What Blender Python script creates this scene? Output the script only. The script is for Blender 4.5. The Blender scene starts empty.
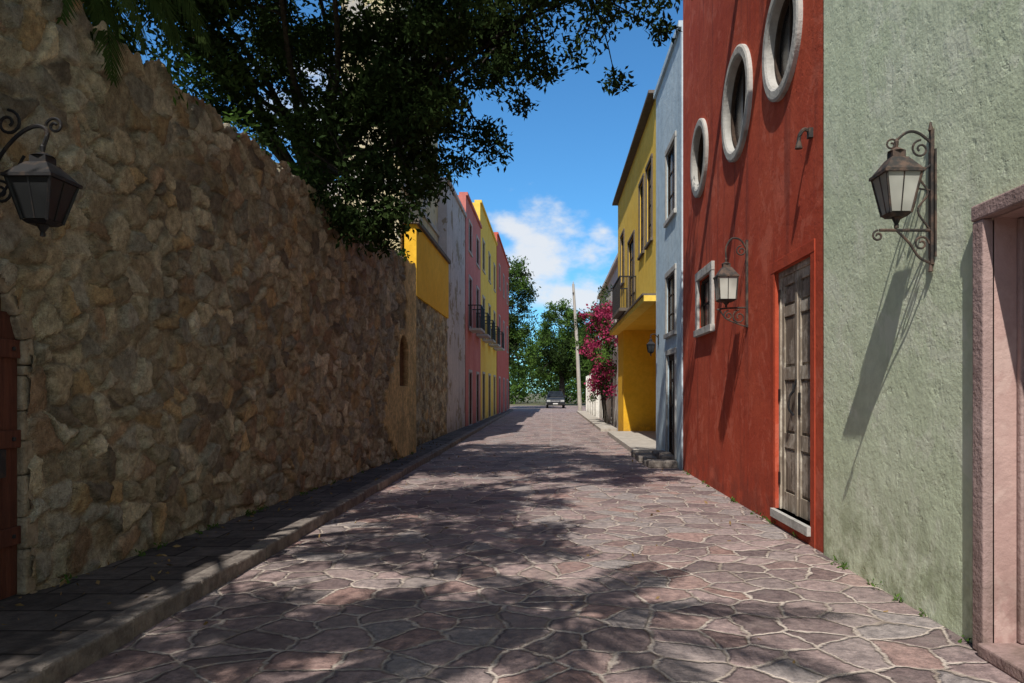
import bpy, math, random
import numpy as np
from mathutils import Vector, Matrix, noise, kdtree
rnd=random.Random(7); rng=np.random.default_rng(7)
S=bpy.context.scene
COL=S.collection

# ------------------------------------------------------------------ materials
class NT:
    def __init__(s,name):
        s.m=bpy.data.materials.new(name); s.m.use_nodes=True
        s.t=s.m.node_tree; s.b=s.t.nodes['Principled BSDF']; s.out=s.t.nodes['Material Output']
        s.pos=s.n('ShaderNodeNewGeometry').outputs['Position']
    def n(s,ty,**k):
        x=s.t.nodes.new(ty)
        for a,b in k.items(): setattr(x,a,b)
        return x
    def l(s,a,b): s.t.links.new(a,b)
    def val(s,sock,v):
        if isinstance(v,bpy.types.NodeSocket): s.l(v,sock)
        else: sock.default_value=v
    def vmul(s,v,k):
        x=s.n('ShaderNodeVectorMath',operation='MULTIPLY'); s.val(x.inputs[0],v); x.inputs[1].default_value=k; return x.outputs[0]
    def vadd(s,a,b):
        x=s.n('ShaderNodeVectorMath',operation='ADD'); s.val(x.inputs[0],a); s.val(x.inputs[1],b); return x.outputs[0]
    def noise(s,scale,detail=4,vec=None,rough=.6,color=False,dist=0):
        x=s.n('ShaderNodeTexNoise'); x.inputs['Scale'].default_value=scale; x.inputs['Detail'].default_value=min(detail,4)
        x.inputs['Roughness'].default_value=rough; x.inputs['Distortion'].default_value=dist
        s.l(vec if vec is not None else s.pos,x.inputs['Vector'])
        return x.outputs['Color' if color else 'Fac']
    def math(s,op,a,b=0.0,clamp=False):
        x=s.n('ShaderNodeMath',operation=op); x.use_clamp=clamp; s.val(x.inputs[0],a); s.val(x.inputs[1],b); return x.outputs[0]
    def rng(s,v,a,b,c=0.0,d=1.0,smooth=True):
        x=s.n('ShaderNodeMapRange'); x.interpolation_type='SMOOTHSTEP' if smooth else 'LINEAR'
        s.val(x.inputs['Value'],v)
        for i,q in zip(('From Min','From Max','To Min','To Max'),(a,b,c,d)): x.inputs[i].default_value=q
        return x.outputs[0]
    def mix(s,f,a,b,mode='MIX'):
        x=s.n('ShaderNodeMix'); x.data_type='RGBA'; x.blend_type=mode
        s.val(x.inputs[0],f); 
        for i,q in ((6,a),(7,b)):
            if isinstance(q,tuple): q=(*q,1) if len(q)==3 else q
            s.val(x.inputs[i],q)
        return x.outputs[2]
    def bump(s,h,strength=.5,dist=.02,prev=None):
        x=s.n('ShaderNodeBump'); x.inputs['Strength'].default_value=strength; x.inputs['Distance'].default_value=dist
        s.l(h,x.inputs['Height'])
        if prev is not None: s.l(prev,x.inputs['Normal'])
        return x.outputs[0]
    def z(s):
        x=s.n('ShaderNodeSeparateXYZ'); s.l(s.pos,x.inputs[0]); return x.outputs
    def fin(s,col,rough=.9,nrm=None,spec=.25,metal=0):
        s.val(s.b.inputs['Base Color'],(*col,1) if isinstance(col,tuple) and len(col)==3 else col)
        s.val(s.b.inputs['Roughness'],rough); s.b.inputs['Specular IOR Level'].default_value=spec
        s.b.inputs['Metallic'].default_value=metal
        if nrm is not None: s.l(nrm,s.b.inputs['Normal'])
        return s.m

def plaster(name,c1,c2,dirt=(.10,.09,.07),bump=.6,bscale=1.0,streak=.35,base=.7,baseh=.9,peel=None,peelt=.6,near=False,blot=None):
    n=NT(name)
    col=n.mix(n.rng(n.noise(.8,4),.35,.65),c1,c2)
    dk=tuple(x*.72 for x in c1)
    mfac=n.noise(5,4,rough=.75)
    col=n.mix(n.math('MULTIPLY',n.rng(mfac,.3,.75),.55),col,dk)
    if blot:
        b=n.rng(n.noise(1.7,4,vec=n.vadd(n.pos,(3,8,5)),rough=.78,dist=.5),.52,.62); col=n.mix(n.math('MULTIPLY',b,.5),col,blot)
    st=n.rng(n.noise(1.0,4,vec=n.vmul(n.pos,(3.5,3.5,.28))),.52,.74)
    col=n.mix(n.math('MULTIPLY',st,streak),col,dirt)
    if base>0:
        zz=n.rng(n.z()[2],0,baseh,1,0)
        d=n.math('MULTIPLY',zz,n.rng(n.noise(3.2,4,rough=.7),.36,.62))
        col=n.mix(n.math('MULTIPLY',d,base),col,dirt)
    if peel:
        p=n.rng(n.noise(.9,4,rough=.75,dist=.4),peelt,peelt+.03)
        col=n.mix(p,col,peel)
    h1=n.noise(26*bscale,3,rough=.7); h2=n.noise(5.5*bscale,4,rough=.65)
    h=n.math('ADD',n.math('MULTIPLY',h1,.4),h2)
    if near:
        h3=n.rng(n.noise(9,3,vec=n.vadd(n.pos,(7,3,1)),rough=.65),.58,.74)
        h=n.math('SUBTRACT',h,n.math('MULTIPLY',h3,.25))
    return n.fin(col,.92,n.bump(h,bump,.03),spec=.15)

M={}
M['green']=plaster('green_stucco',(.67,.75,.52),(.76,.82,.61),dirt=(.30,.34,.20),bump=.34,base=.8,baseh=1.3,streak=.2,near=True,blot=(.82,.84,.68))
M['red']=plaster('red_stucco',(.46,.072,.036),(.53,.10,.05),dirt=(.16,.04,.03),bump=.28,bscale=.9,streak=.6,base=.6,near=True,blot=(.60,.16,.10))
M['redtrim']=plaster('red_trim',(.44,.068,.033),(.50,.085,.042),bump=.25,streak=.5,dirt=(.17,.04,.025))
M['blue']=plaster('blue_stucco',(.50,.63,.72),(.58,.70,.77),dirt=(.24,.28,.31),bump=.4,streak=.35)
M['yellow']=plaster('yellow_stucco',(.86,.56,.085),(.88,.61,.12),dirt=(.40,.25,.07),bump=.3,streak=.25)
M['orange']=plaster('orange_stucco',(.80,.44,.03),(.84,.49,.045),dirt=(.36,.20,.04),bump=.3,streak=.2)
M['lilac']=plaster('weathered_plaster',(.48,.44,.43),(.57,.52,.50),dirt=(.17,.15,.13),bump=.6,streak=.6,peel=(.28,.23,.17),peelt=.55)
M['pink']=plaster('pink_stucco',(.56,.18,.15),(.62,.23,.20),dirt=(.2,.09,.08),bump=.3,streak=.4)
M['brick']=plaster('dark_red_stucco',(.52,.12,.09),(.57,.15,.11),dirt=(.18,.07,.05),bump=.3,streak=.3)
M['white']=plaster('white_stucco',(.72,.70,.65),(.80,.78,.73),dirt=(.3,.28,.24),bump=.3,streak=.3)
M['cream']=plaster('cream_stucco',(.55,.46,.26),(.60,.53,.38),dirt=(.18,.15,.12),bump=.5,streak=.7,base=0,peel=(.40,.38,.34),peelt=.52)
M['pinkjamb']=plaster('pink_jamb',(.48,.31,.28),(.55,.38,.34),dirt=(.2,.13,.11),bump=.35,streak=.45,blot=(.60,.45,.40))
M['trimstone']=plaster('grey_cantera',(.42,.41,.385),(.50,.48,.445),dirt=(.16,.15,.13),bump=.5,streak=.6,base=0)
M['pinktrim']=plaster('pink_cantera',(.36,.25,.23),(.44,.32,.295),dirt=(.15,.11,.09),bump=.6,streak=.6)
M['concrete']=plaster('pale_concrete',(.44,.40,.35),(.50,.46,.40),bump=.5,base=.2)
M['roof']=plaster('roof_slab',(.13,.11,.09),(.17,.14,.12),bump=.5,base=0)

def wood(name,c1,c2,axis=2,rough=.8,fade=None):
    n=NT(name); k=[26,26,26]; k[axis]=1.6
    f=n.rng(n.noise(1,4,vec=n.vmul(n.pos,tuple(k)),rough=.7),.3,.72)
    col=n.mix(f,c1,c2)
    g=n.rng(n.noise(2.2,4),.45,.7); col=n.mix(n.math('MULTIPLY',g,.5),col,tuple(x*.5 for x in c1))
    if fade: col=n.mix(n.rng(n.noise(3.5,4,vec=n.vadd(n.pos,(4,4,4)),rough=.75),.48,.64,0,.75),col,fade)
    return n.fin(col,rough,n.bump(f,.4,.01))
M['greywood']=wood('weathered_wood',(.20,.16,.12),(.44,.37,.29),fade=(.60,.54,.45))
M['panelwood']=wood('door_panel_wood',(.13,.10,.075),(.32,.26,.20),fade=(.45,.39,.32))
M['redwood']=wood('reddish_wood',(.075,.026,.018),(.13,.045,.028))
M['darkwood']=wood('dark_wood',(.035,.022,.015),(.07,.045,.03))
def iron():
    n=NT('wrought_iron'); r=n.rng(n.noise(18,3),.5,.7)
    return n.fin(n.mix(r,(.012,.012,.014),(.04,.028,.022)),.55,spec=.35)
M['iron']=iron()
def rustiron():
    n=NT('rusty_iron'); r=n.rng(n.noise(14,4),.4,.65)
    return n.fin(n.mix(r,(.03,.028,.026),(.10,.065,.048)),.7,n.bump(n.noise(60,2),.3,.004),spec=.3)
M['rust']=rustiron()
def glass(name,c,rough=.12,spec=.6):
    n=NT(name); f=n.rng(n.noise(1.6,3),.4,.7)
    return n.fin(n.mix(f,c,tuple(min(1,x*1.9+.005) for x in c)),rough,n.bump(n.noise(3,1),.05,.02),spec=spec)
M['glass']=glass('window_glass',(.010,.012,.014),.2,.35)
M['frost']=glass('frosted_lamp_glass',(.26,.26,.23),.35)
M['smoke']=glass('smoky_lamp_glass',(.018,.019,.02),.3,.25)

def stonewall_mat():
    n=NT('rubble_stone'); a=n.n('ShaderNodeAttribute'); a.attribute_name='Col'
    f=n.rng(n.noise(9,4,rough=.8),.25,.8)
    m=n.mix(1.0,a.outputs['Color'],n.mix(f,(.55,.53,.50),(1.5,1.48,1.42)),'MULTIPLY')
    sp=n.rng(n.noise(38,3,rough=.8),.56,.68); m=n.mix(n.math('MULTIPLY',sp,.4),m,(.12,.10,.075))
    st=n.rng(n.noise(1.1,4,vec=n.vmul(n.pos,(2,2,.5))),.52,.72); m=n.mix(n.math('MULTIPLY',st,.35),m,(.18,.155,.12))
    h=n.math('ADD',n.noise(20,4,rough=.82),n.math('MULTIPLY',n.noise(80,2),.4))
    return n.fin(m,.93,n.bump(h,1.0,.04),spec=.15)
M['rubble']=stonewall_mat()

def paving():
    n=NT('flagstone_paving')
    d=n.vmul(n.vadd(n.noise(1.7,2,color=True),(-.5,-.5,-.5)),(.24,.24,0))
    d2=n.vmul(n.vadd(n.noise(11,3,color=True),(-.5,-.5,-.5)),(.07,.07,0))
    v=n.vadd(n.vadd(n.vmul(n.pos,(1,1,0)),d),d2)
    def vor(feat):
        x=n.n('ShaderNodeTexVoronoi',feature=feat); x.voronoi_dimensions='2D'; x.inputs['Scale'].default_value=3.0; x.inputs['Randomness'].default_value=1.0
        n.l(v,x.inputs['Vector']); return x
    c=vor('F1').outputs['Color']; e=vor('DISTANCE_TO_EDGE').outputs['Distance']
    sx=n.n('ShaderNodeSeparateColor'); n.l(c,sx.inputs[0]); r,g,b=sx.outputs[:3]
    col=n.mix(r,(.135,.100,.100),(.36,.268,.255))
    col=n.mix(n.rng(g,.55,1),col,(.29,.255,.245)); col=n.mix(n.math('MULTIPLY',n.rng(b,.75,1),.7),col,(.34,.21,.18))
    f=n.rng(n.noise(12,4,rough=.8),.28,.75); col=n.mix(1.0,col,n.mix(f,(.55,.55,.57),(1.38,1.36,1.33)),'MULTIPLY')
    jit=n.math('MULTIPLY',n.noise(6,3),.045)
    edge=n.rng(n.math('SUBTRACT',e,jit),.002,.032)
    dust=n.rng(n.noise(1.3,4,rough=.75),.45,.75); col=n.mix(n.math('MULTIPLY',dust,.4),col,(.36,.30,.27))
    mort=n.mix(n.rng(n.noise(2.2,4,rough=.7),.35,.6),(.27,.22,.185),(.54,.46,.40))
    x=n.z()[0]
    seam=n.rng(n.math('ABSOLUTE',n.math('ADD',x,n.math('MULTIPLY',n.noise(3.5,3),.06))),.02,.05,.8,1)
    col=n.mix(n.math('MULTIPLY',edge,seam),mort,col)
    dome=n.rng(e,.0,.10)
    h=n.math('ADD',dome,n.math('ADD',n.math('MULTIPLY',n.noise(14,4,rough=.75),.7),n.math('MULTIPLY',r,.5)))
    ro=n.rng(f,0,1,.6,.88)
    return n.fin(col,ro,n.bump(h,.85,.03),spec=.25)
M['paving']=paving()
def slabs():
    n=NT('sidewalk_slabs'); b=n.n('ShaderNodeTexBrick'); 
    n.l(n.vadd(n.vmul(n.pos,(1,1,0)),n.vmul(n.noise(3,2,color=True),(.03,.03,0))),b.inputs['Vector'])
    b.inputs['Scale'].default_value=1; b.inputs['Brick Width'].default_value=.62; b.inputs['Row Height'].default_value=.42
    b.inputs['Mortar Size'].default_value=.012; b.inputs['Color1'].default_value=(.06,.05,.046,1); b.inputs['Color2'].default_value=(.14,.12,.11,1)
    b.inputs['Mortar'].default_value=(.03,.025,.022,1)
    f=n.rng(n.noise(7,4,rough=.75),.28,.75); col=n.mix(1.0,b.outputs['Color'],n.mix(f,(.6,.6,.6),(1.3,1.28,1.25)),'MULTIPLY')
    h=n.math('SUBTRACT',n.noise(12,4),b.outputs['Fac'])
    return n.fin(col,.8,n.bump(h,.6,.02))
M['slabs']=slabs()
def kerbm():
    n=NT('kerb_stone'); f=n.rng(n.noise(6,4,rough=.75),.3,.72)
    col=n.mix(f,(.12,.10,.09),(.27,.235,.205)); return n.fin(col,.85,n.bump(n.noise(16,4,rough=.7),.7,.025))
M['kerb']=kerbm()
def groundm():
    n=NT('dry_ground'); f=n.rng(n.noise(.3,4,rough=.7),.35,.65)
    return n.fin(n.mix(f,(.16,.13,.09),(.09,.11,.045)),.95)
M['ground']=groundm()
def leafm(name,c1,c2,sc=.9,tr=.3,rough=.5,c3=None):
    n=NT(name); w=n.n('ShaderNodeTexWhiteNoise'); w.noise_dimensions='3D'
    q=n.n('ShaderNodeVectorMath',operation='SNAP'); n.l(n.pos,q.inputs[0]); q.inputs[1].default_value=(.13,.13,.13); n.l(q.outputs[0],w.inputs['Vector'])
    f=n.rng(n.noise(sc,1),.35,.65)
    col=n.mix(n.math('MULTIPLY',w.outputs['Value'],.5),n.mix(f,c1,c2),c3 or tuple(x*1.8 for x in c2))
    d=n.n('ShaderNodeBsdfDiffuse'); n.l(col,d.inputs['Color'])
    t=n.n('ShaderNodeBsdfTranslucent'); n.l(col,t.inputs['Color'])
    m=n.n('ShaderNodeMixShader'); m.inputs[0].default_value=tr
    n.l(d.outputs[0],m.inputs[1]); n.l(t.outputs[0],m.inputs[2]); n.l(m.outputs[0],n.out.inputs['Surface'])
    return n.m
M['leaf']=leafm('dark_leaves',(.016,.029,.011),(.030,.048,.015),tr=.2)
M['leaf2']=leafm('green_leaves',(.045,.09,.022),(.08,.14,.03),sc=.4)
M['palm']=leafm('palm_leaves',(.03,.055,.015),(.055,.085,.025))
M['boug']=leafm('bougainvillea_flowers',(.28,.025,.08),(.40,.04,.12),tr=.25,c3=(.46,.09,.17))
M['deadleaf']=leafm('dry_leaves',(.16,.10,.04),(.25,.17,.08),sc=5,tr=.1)
def bark():
    n=NT('bark'); f=n.rng(n.noise(1,4,vec=n.vmul(n.pos,(14,14,3)),rough=.7),.3,.7)
    return n.fin(n.mix(f,(.02,.016,.013),(.06,.05,.04)),.95,n.bump(f,.8,.03))
M['bark']=bark()

# ------------------------------------------------------------------ mesh helpers
def parent(name,loc=(0,0,0)):
    e=bpy.data.objects.new(name,None); e.location=loc; e.empty_display_size=.3; COL.objects.link(e); return e
def attach(o,p):
    if p is not None:
        o.parent=p; o.matrix_parent_inverse=Matrix.Translation(p.location).inverted()
class MB:
    def __init__(s): s.v=[];s.f=[];s.mi=[];s.mats=[]
    def mid(s,m):
        m=M[m] if isinstance(m,str) else m
        if m not in s.mats: s.mats.append(m)
        return s.mats.index(m)
    def face(s,pts,m):
        i=len(s.v); s.v+= [tuple(p) for p in pts]; s.f.append(tuple(range(i,i+len(pts)))); s.mi.append(s.mid(m))
    def solid(s,vs,fs,m):
        i=len(s.v); s.v+=[tuple(p) for p in vs]; k=s.mid(m)
        for f in fs: s.f.append(tuple(i+a for a in f)); s.mi.append(k)
    def box(s,x0,x1,y0,y1,z0,z1,m):
        if x0>x1:x0,x1=x1,x0
        if y0>y1:y0,y1=y1,y0
        s.solid([(x0,y0,z0),(x1,y0,z0),(x1,y1,z0),(x0,y1,z0),(x0,y0,z1),(x1,y0,z1),(x1,y1,z1),(x0,y1,z1)],
          [(3,2,1,0),(4,5,6,7),(0,1,5,4),(1,2,6,5),(2,3,7,6),(3,0,4,7)],m)
    def frustum(s,cx,cy,z0,w0,z1,w1,m,n=4,rot=None):
        rot=math.pi/4 if rot is None else rot
        k=1/math.cos(math.pi/n) if n==4 else 1
        a=[(cx+w0*k*math.cos(rot+2*math.pi*i/n),cy+w0*k*math.sin(rot+2*math.pi*i/n),z0) for i in range(n)]
        b=[(cx+w1*k*math.cos(rot+2*math.pi*i/n),cy+w1*k*math.sin(rot+2*math.pi*i/n),z1) for i in range(n)]
        s.solid(a+b,[tuple(range(n-1,-1,-1)),tuple(range(n,2*n))]+[(i,(i+1)%n,n+(i+1)%n,n+i) for i in range(n)],m)
    def tube(s,pts,rad,m,n=6):
        pts=[Vector(p) for p in pts]
        if not hasattr(rad,'__len__'): rad=[rad]*len(pts)
        i0=len(s.v); k=s.mid(m); up=Vector((0.13,.21,1)).normalized()
        for i,p in enumerate(pts):
            d=(pts[min(i+1,len(pts)-1)]-pts[max(i-1,0)])
            if d.length<1e-6: d=Vector((0,0,1))
            d.normalize(); a=d.cross(up)
            if a.length<.05: a=d.cross(Vector((1,0,0)))
            a.normalize(); b=d.cross(a)
            for j in range(n):
                t=2*math.pi*j/n; s.v.append(tuple(p+(a*math.cos(t)+b*math.sin(t))*rad[i]))
        for i in range(len(pts)-1):
            for j in range(n):
                s.f.append((i0+i*n+j,i0+i*n+(j+1)%n,i0+(i+1)*n+(j+1)%n,i0+(i+1)*n+j)); s.mi.append(k)
        s.f.append(tuple(i0+j for j in range(n))); s.mi.append(k)
        e=i0+(len(pts)-1)*n; s.f.append(tuple(e+j for j in range(n-1,-1,-1))); s.mi.append(k)
    def build(s,name,par=None,bevel=0,smooth=False):
        me=bpy.data.meshes.new(name); me.from_pydata(s.v,[],s.f); 
        for m in s.mats: me.materials.append(m)
        me.polygons.foreach_set('material_index',s.mi)
        if smooth: me.polygons.foreach_set('use_smooth',[True]*len(s.f))
        me.update(); o=bpy.data.objects.new(name,me); COL.objects.link(o); attach(o,par)
        if bevel:
            b=o.modifiers.new('bevel','BEVEL'); b.width=bevel; b.segments=2; b.limit_method='ANGLE'
        return o
def spline(pts,n=8):
    P=[Vector(p) for p in pts]; P=[P[0]*2-P[1]]+P+[P[-1]*2-P[-2]]; out=[]
    for i in range(1,len(P)-2):
        for k in range(n):
            t=k/n; a,b,c,d=P[i-1],P[i],P[i+1],P[i+2]
            out.append(.5*((2*b)+(c-a)*t+(2*a-5*b+4*c-d)*t*t+(3*b-3*c+d-a)*t**3))
    out.append(P[-2]); return out
def spiral(c,r,a0,turns,u,v,n=22):
    c=Vector(c);u=Vector(u);v=Vector(v); out=[]
    for i in range(n+1):
        t=i/n; a=a0+turns*2*math.pi*t; rr=r*(1-.78*t); out.append(c+u*math.cos(a)*rr+v*math.sin(a)*rr)
    return out

def facade(mb,xf,s,y0,y1,z0,z1,ops,mat,reveal=None):
    reveal=reveal or mat
    ys={y0,y1}; zs={z0,z1}
    for o in ops: ys|={o[0],o[1]}; zs|={o[2],o[3]}
    ys=sorted(ys); zs=sorted(zs)
    for i in range(len(ys)-1):
        for j in range(len(zs)-1):
            cy=(ys[i]+ys[i+1])/2; cz=(zs[j]+zs[j+1])/2
            if any(o[0]<cy<o[1] and o[2]<cz<o[3] for o in ops): continue
            mb.face([(xf,ys[i],zs[j]),(xf,ys[i+1],zs[j]),(xf,ys[i+1],zs[j+1]),(xf,ys[i],zs[j+1])],mat)
    for o in ops:
        a,b,c,d=o[:4]; dep=o[4]; xi=xf-s*dep
        if len(o)>5 and o[5]=='round':
            R=o[6]; cy=(a+b)/2; cz=(c+d)/2; H=(b-a)/2; n=64
            cir=[];sq=[]
            for i in range(n):
                t=2*math.pi*i/n; cc,ss=math.cos(t),math.sin(t); k=H/max(abs(cc),abs(ss))
                cir.append((cy+R*cc,cz+R*ss)); sq.append((cy+k*cc,cz+k*ss))
            for i in range(n):
                j=(i+1)%n
                mb.face([(xf,*cir[i]),(xf,*cir[j]),(xf,*sq[j]),(xf,*sq[i])],mat)
                mb.face([(xf,*cir[i]),(xf,*cir[j]),(xi,*cir[j]),(xi,*cir[i])],reveal)
            mb.face([(xi,*p) for p in cir],'glass')
            continue
        mb.face([(xf,a,c),(xf,a,d),(xi,a,d),(xi,a,c)],reveal); mb.face([(xf,b,c),(xf,b,d),(xi,b,d),(xi,b,c)],reveal)
        mb.face([(xf,a,c),(xf,b,c),(xi,b,c),(xi,a,c)],reveal); mb.face([(xf,a,d),(xf,b,d),(xi,b,d),(xi,a,d)],reveal)
        mb.face([(xi,a,c),(xi,b,c),(xi,b,d),(xi,a,d)],'glass')
def body(mb,xf,s,y0,y1,z0,z1,mat,depth=8):
    xb=xf-s*depth
    for y in (y0,y1): mb.face([(xf,y,z0),(xb,y,z0),(xb,y,z1),(xf,y,z1)],mat)
    mb.face([(xb,y0,z0),(xb,y1,z0),(xb,y1,z1),(xb,y0,z1)],mat)
    mb.face([(xf,y0,z1-.02),(xb,y0,z1-.02),(xb,y1,z1-.02),(xf,y1,z1-.02)],'roof')
def window_frame(mb,xf,s,o,mat='darkwood',nx=2,nz=3,w=.06,t=.025):
    a,b,c,d=o[:4]; x1=xf-s*(o[4]-.003); x0=x1+s*t
    mb.box(x0,x1,a+.002,a+w,c+.002,d-.002,mat); mb.box(x0,x1,b-w,b-.002,c+.002,d-.002,mat)
    mb.box(x0,x1,a+w,b-w,d-w,d-.002,mat); mb.box(x0,x1,a+w,b-w,c+.002,c+w,mat)
    x0b=x1+s*t*.7
    for i in range(1,nx):
        y=a+(b-a)*i/nx; mb.box(x0b,x1,y-w*.35,y+w*.35,c+w,d-w,mat)
    for i in range(1,nz):
        z=c+(d-c)*i/nz; mb.box(x0b-s*.004,x1,a+w,b-w,z-w*.3,z+w*.3,mat)
def surround(mb,xf,s,o,mat,w=.14,p=.05,sill=True):
    a,b,c,d=o[:4]; x0=xf-s*.01; x1=xf+s*p
    mb.box(x0,x1,a-w,a,c,d,mat); mb.box(x0,x1,b,b+w,c,d,mat)
    mb.box(x0,x1+s*.004,a-w-.01,b+w+.01,d,d+w,mat)
    if sill: mb.box(x0,x1+s*.03,a-w-.03,b+w+.03,c-w*.8,c,mat)

# ------------------------------------------------------------------ ground
mb=MB(); mb.face([(-1500,-1500,-.006),(1500,-1500,-.006),(1500,1500,-.006),(-1500,1500,-.006)],'ground'); mb.build('ground')
mb=MB(); ysr=np.linspace(-8,90,60)
for a,b in zip(ysr[:-1],ysr[1:]): mb.face([(-4,a,0),(4,a,0),(4,b,0),(-4,b,0)],'paving')
mb.face([(-60,66,-.002),(-4,66,-.002),(-4,90,-.002),(-60,90,-.002)],'paving'); mb.face([(4,66,-.002),(60,66,-.002),(60,90,-.002),(4,90,-.002)],'paving')
mb.build('stone_road')
kx=lambda y:-2.66-.012*y
mb=MB()
for a in np.arange(-8,66,2.0):
    b=a+2; mb.face([(-4.8,a,.118),(kx(a)-.15,a,.118),(kx(b)-.15,b,.118),(-4.8,b,.118)],'slabs')
mb.build('sidewalk')
mb=MB(); y=-8
while y<66:
    L=rnd.uniform(.6,1.1); k=kx(y+L/2)+rnd.uniform(-.014,.014); h=.125+rnd.uniform(-.008,.012)
    mb.box(k-.16,k,y,y+L-.012,-.02,h,'kerb'); y+=L
mb.build('kerb',bevel=.018)
mb=MB(); mb.box(2.0,2.69,30.4,60,-.02,.12,'concrete'); mb.build('sidewalk',bevel=.01)

# ------------------------------------------------------------------ rubble wall (left)
wx=lambda y:-4.06+.035*y
WY1=18.3; WH=4.72
def in_arch(y,z,grow=0): 
    cy,sp,R=4.66,1.8,.78+grow
    return abs(y-cy)<R and (z<sp or (y-cy)**2+(z-sp)**2<R*R)
def rubble(name,ys,zs,xfun,s,par=None,plasterfn=None,arch=False,niche=None,topvar=.0,seed=1,cw=.29,ch=.21,amp=.055):
    R=random.Random(seed); seeds=[]
    y0,y1=ys[0]-.5,ys[-1]+.5; z0,z1=zs[0]-.5,zs[-1]+.5; r=0; z=z0
    while z<z1:
        y=y0+(r%2)*cw*.5
        while y<y1:
            if R.random()>.24: seeds.append((y+R.uniform(-.5,.5)*cw,(z+R.uniform(-.5,.5)*ch)))
            if R.random()<.26: seeds.append((y+R.uniform(-.5,.5)*cw,(z+R.uniform(-.5,.5)*ch)))
            y+=cw
        z+=ch; r+=1
    kd=kdtree.KDTree(len(seeds))
    for i,p in enumerate(seeds): kd.insert((p[0],p[1]*1.25,0),i)
    kd.balance()
    pal=[(.52,.435,.30),(.41,.34,.235),(.46,.43,.355),(.55,.405,.23),(.26,.22,.17),(.66,.60,.46),(.42,.30,.20),(.57,.50,.36),(.36,.34,.28),(.51,.46,.33),(.61,.54,.39)]
    sc=[]
    for i in range(len(seeds)):
        c=R.choice(pal); k=R.uniform(.72,1.18); sc.append((tuple(x*k for x in c),R.uniform(-.3,.3),R.uniform(-.3,.3),R.uniform(.3,1.25)))
    V=[];C=[]
    ny,nz=len(ys),len(zs)
    for y in ys:
        for z in zs:
            q=Vector((y*3.1,z*3.1,seed)); dy=noise.noise(q)*.09+noise.noise(q*4)*.03; dz=noise.noise(q+Vector((9,3,1)))*.08+noise.noise(q*4+Vector((2,7,1)))*.026
            py,pz=y+dy,(z+dz)
            r=kd.find_n((py,pz*1.25,0),2)
            (c1,i1,d1),(c2,i2,d2)=r; e=(d2*d2-d1*d1)/(2*max(1e-4,(c1-c2).length))
            col,ta,tb,k=sc[i1]; e+=noise.noise(Vector((y*6,z*6,9)))*.014
            t=min(1,max(0,(e-.012)/.024)); t=t*t*(3-2*t)
            h=amp*(t*k*.85)+t*(ta*(py-c1.x)+tb*(pz*1.25-c1.y))*.5
            mk=.85+.5*noise.noise(Vector((y*1.3,z*1.3,14))); mort=(.52*mk,.455*mk,.35*mk); tm=min(1,max(0,(e-.012)/.016))
            sn=noise.noise(Vector((y*14,z*14,3)))*.5+noise.noise(Vector((y*33,z*33,5)))*.35
            h+=sn*.022
            cc=tuple(mort[a]*(1-tm)+col[a]*tm for a in range(3))
            if plasterfn:
                pm=plasterfn(y,z)
                if pm>0:
                    h=h*(1-pm)+(amp*.9+.014)*pm; pc=(.86,.62,.30); w=.9+.25*noise.noise(Vector((y*2,z*2,8)))
                    cc=tuple(cc[a]*(1-pm)+pc[a]*w*pm for a in range(3))
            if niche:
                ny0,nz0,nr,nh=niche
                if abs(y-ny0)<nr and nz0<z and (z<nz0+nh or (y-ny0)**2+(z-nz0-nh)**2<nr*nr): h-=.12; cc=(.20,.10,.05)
            zz=z
            if topvar and z>zs[-1]-.3: zz=z+noise.noise(Vector((y*2.3,0,7)))*topvar*(z-zs[-1]+.3)/.3+noise.noise(Vector((y*9,0,7)))*topvar*.5*(z-zs[-1]+.3)/.3
            V.append((xfun(y)+s*h,y,zz)); C.append((*cc,1))
    F=[]
    for i in range(ny-1):
        for j in range(nz-1):
            if arch and in_arch((ys[i]+ys[i+1])/2,(zs[j]+zs[j+1])/2): continue
            a=i*nz+j; F.append((a,a+nz,a+nz+1,a+1))
    me=bpy.data.meshes.new(name); me.from_pydata(V,[],F); ca=me.color_attributes.new('Col','FLOAT_COLOR','POINT')
    ca.data.foreach_set('color',np.array(C,dtype=np.float32).ravel()); me.materials.append(M['rubble'])
    me.polygons.foreach_set('use_smooth',[True]*len(F)); me.update()
    o=bpy.data.objects.new(name,me); COL.objects.link(o); attach(o,par); return o
def plf(y,z):
    b=17.2-2.1*max(0,1-abs(z-1.0)/1.15)-1.2*max(0,1-abs(z-2.2)/1.1)+.35*noise.noise(Vector((y*1.5,z*1.5,2)))+.22*noise.noise(Vector((y*5,z*5,4)))
    return min(1,max(0,(y-b)/.03))
ysw=np.concatenate([np.arange(-8,3,.12),np.arange(3,9,.02),np.arange(9,WY1+.01,.03)]); zsw=np.concatenate([np.arange(0,WH,.022),[WH]])
pw=parent('stone_wall',(-4.1,5,0))
rubble('wall_face',list(ysw),list(zsw),wx,1,pw,plasterfn=plf,arch=True,niche=(17.0,1.75,.4,.75),topvar=.16)
mb=MB()
for a,b in ((-8,3.88),(5.44,WY1)):
    mb.solid([(wx(a)-.6,a,0),(wx(b)-.6,b,0),(wx(b)-.25,b,0),(wx(a)-.25,a,0),(wx(a)-.6,a,WH-.1),(wx(b)-.6,b,WH-.1),(wx(b)-.03,b,WH-.1),(wx(a)-.03,a,WH-.1)],
      [(0,1,2,3),(4,5,6,7),(0,1,5,4),(1,2,6,5),(2,3,7,6),(3,0,4,7)],'cream')
mb.box(wx(4.6)-.6,wx(4.6)-.09,3.89,5.43,2.62,WH-.11,'cream')
mb.build('wall_core',pw)
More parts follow.
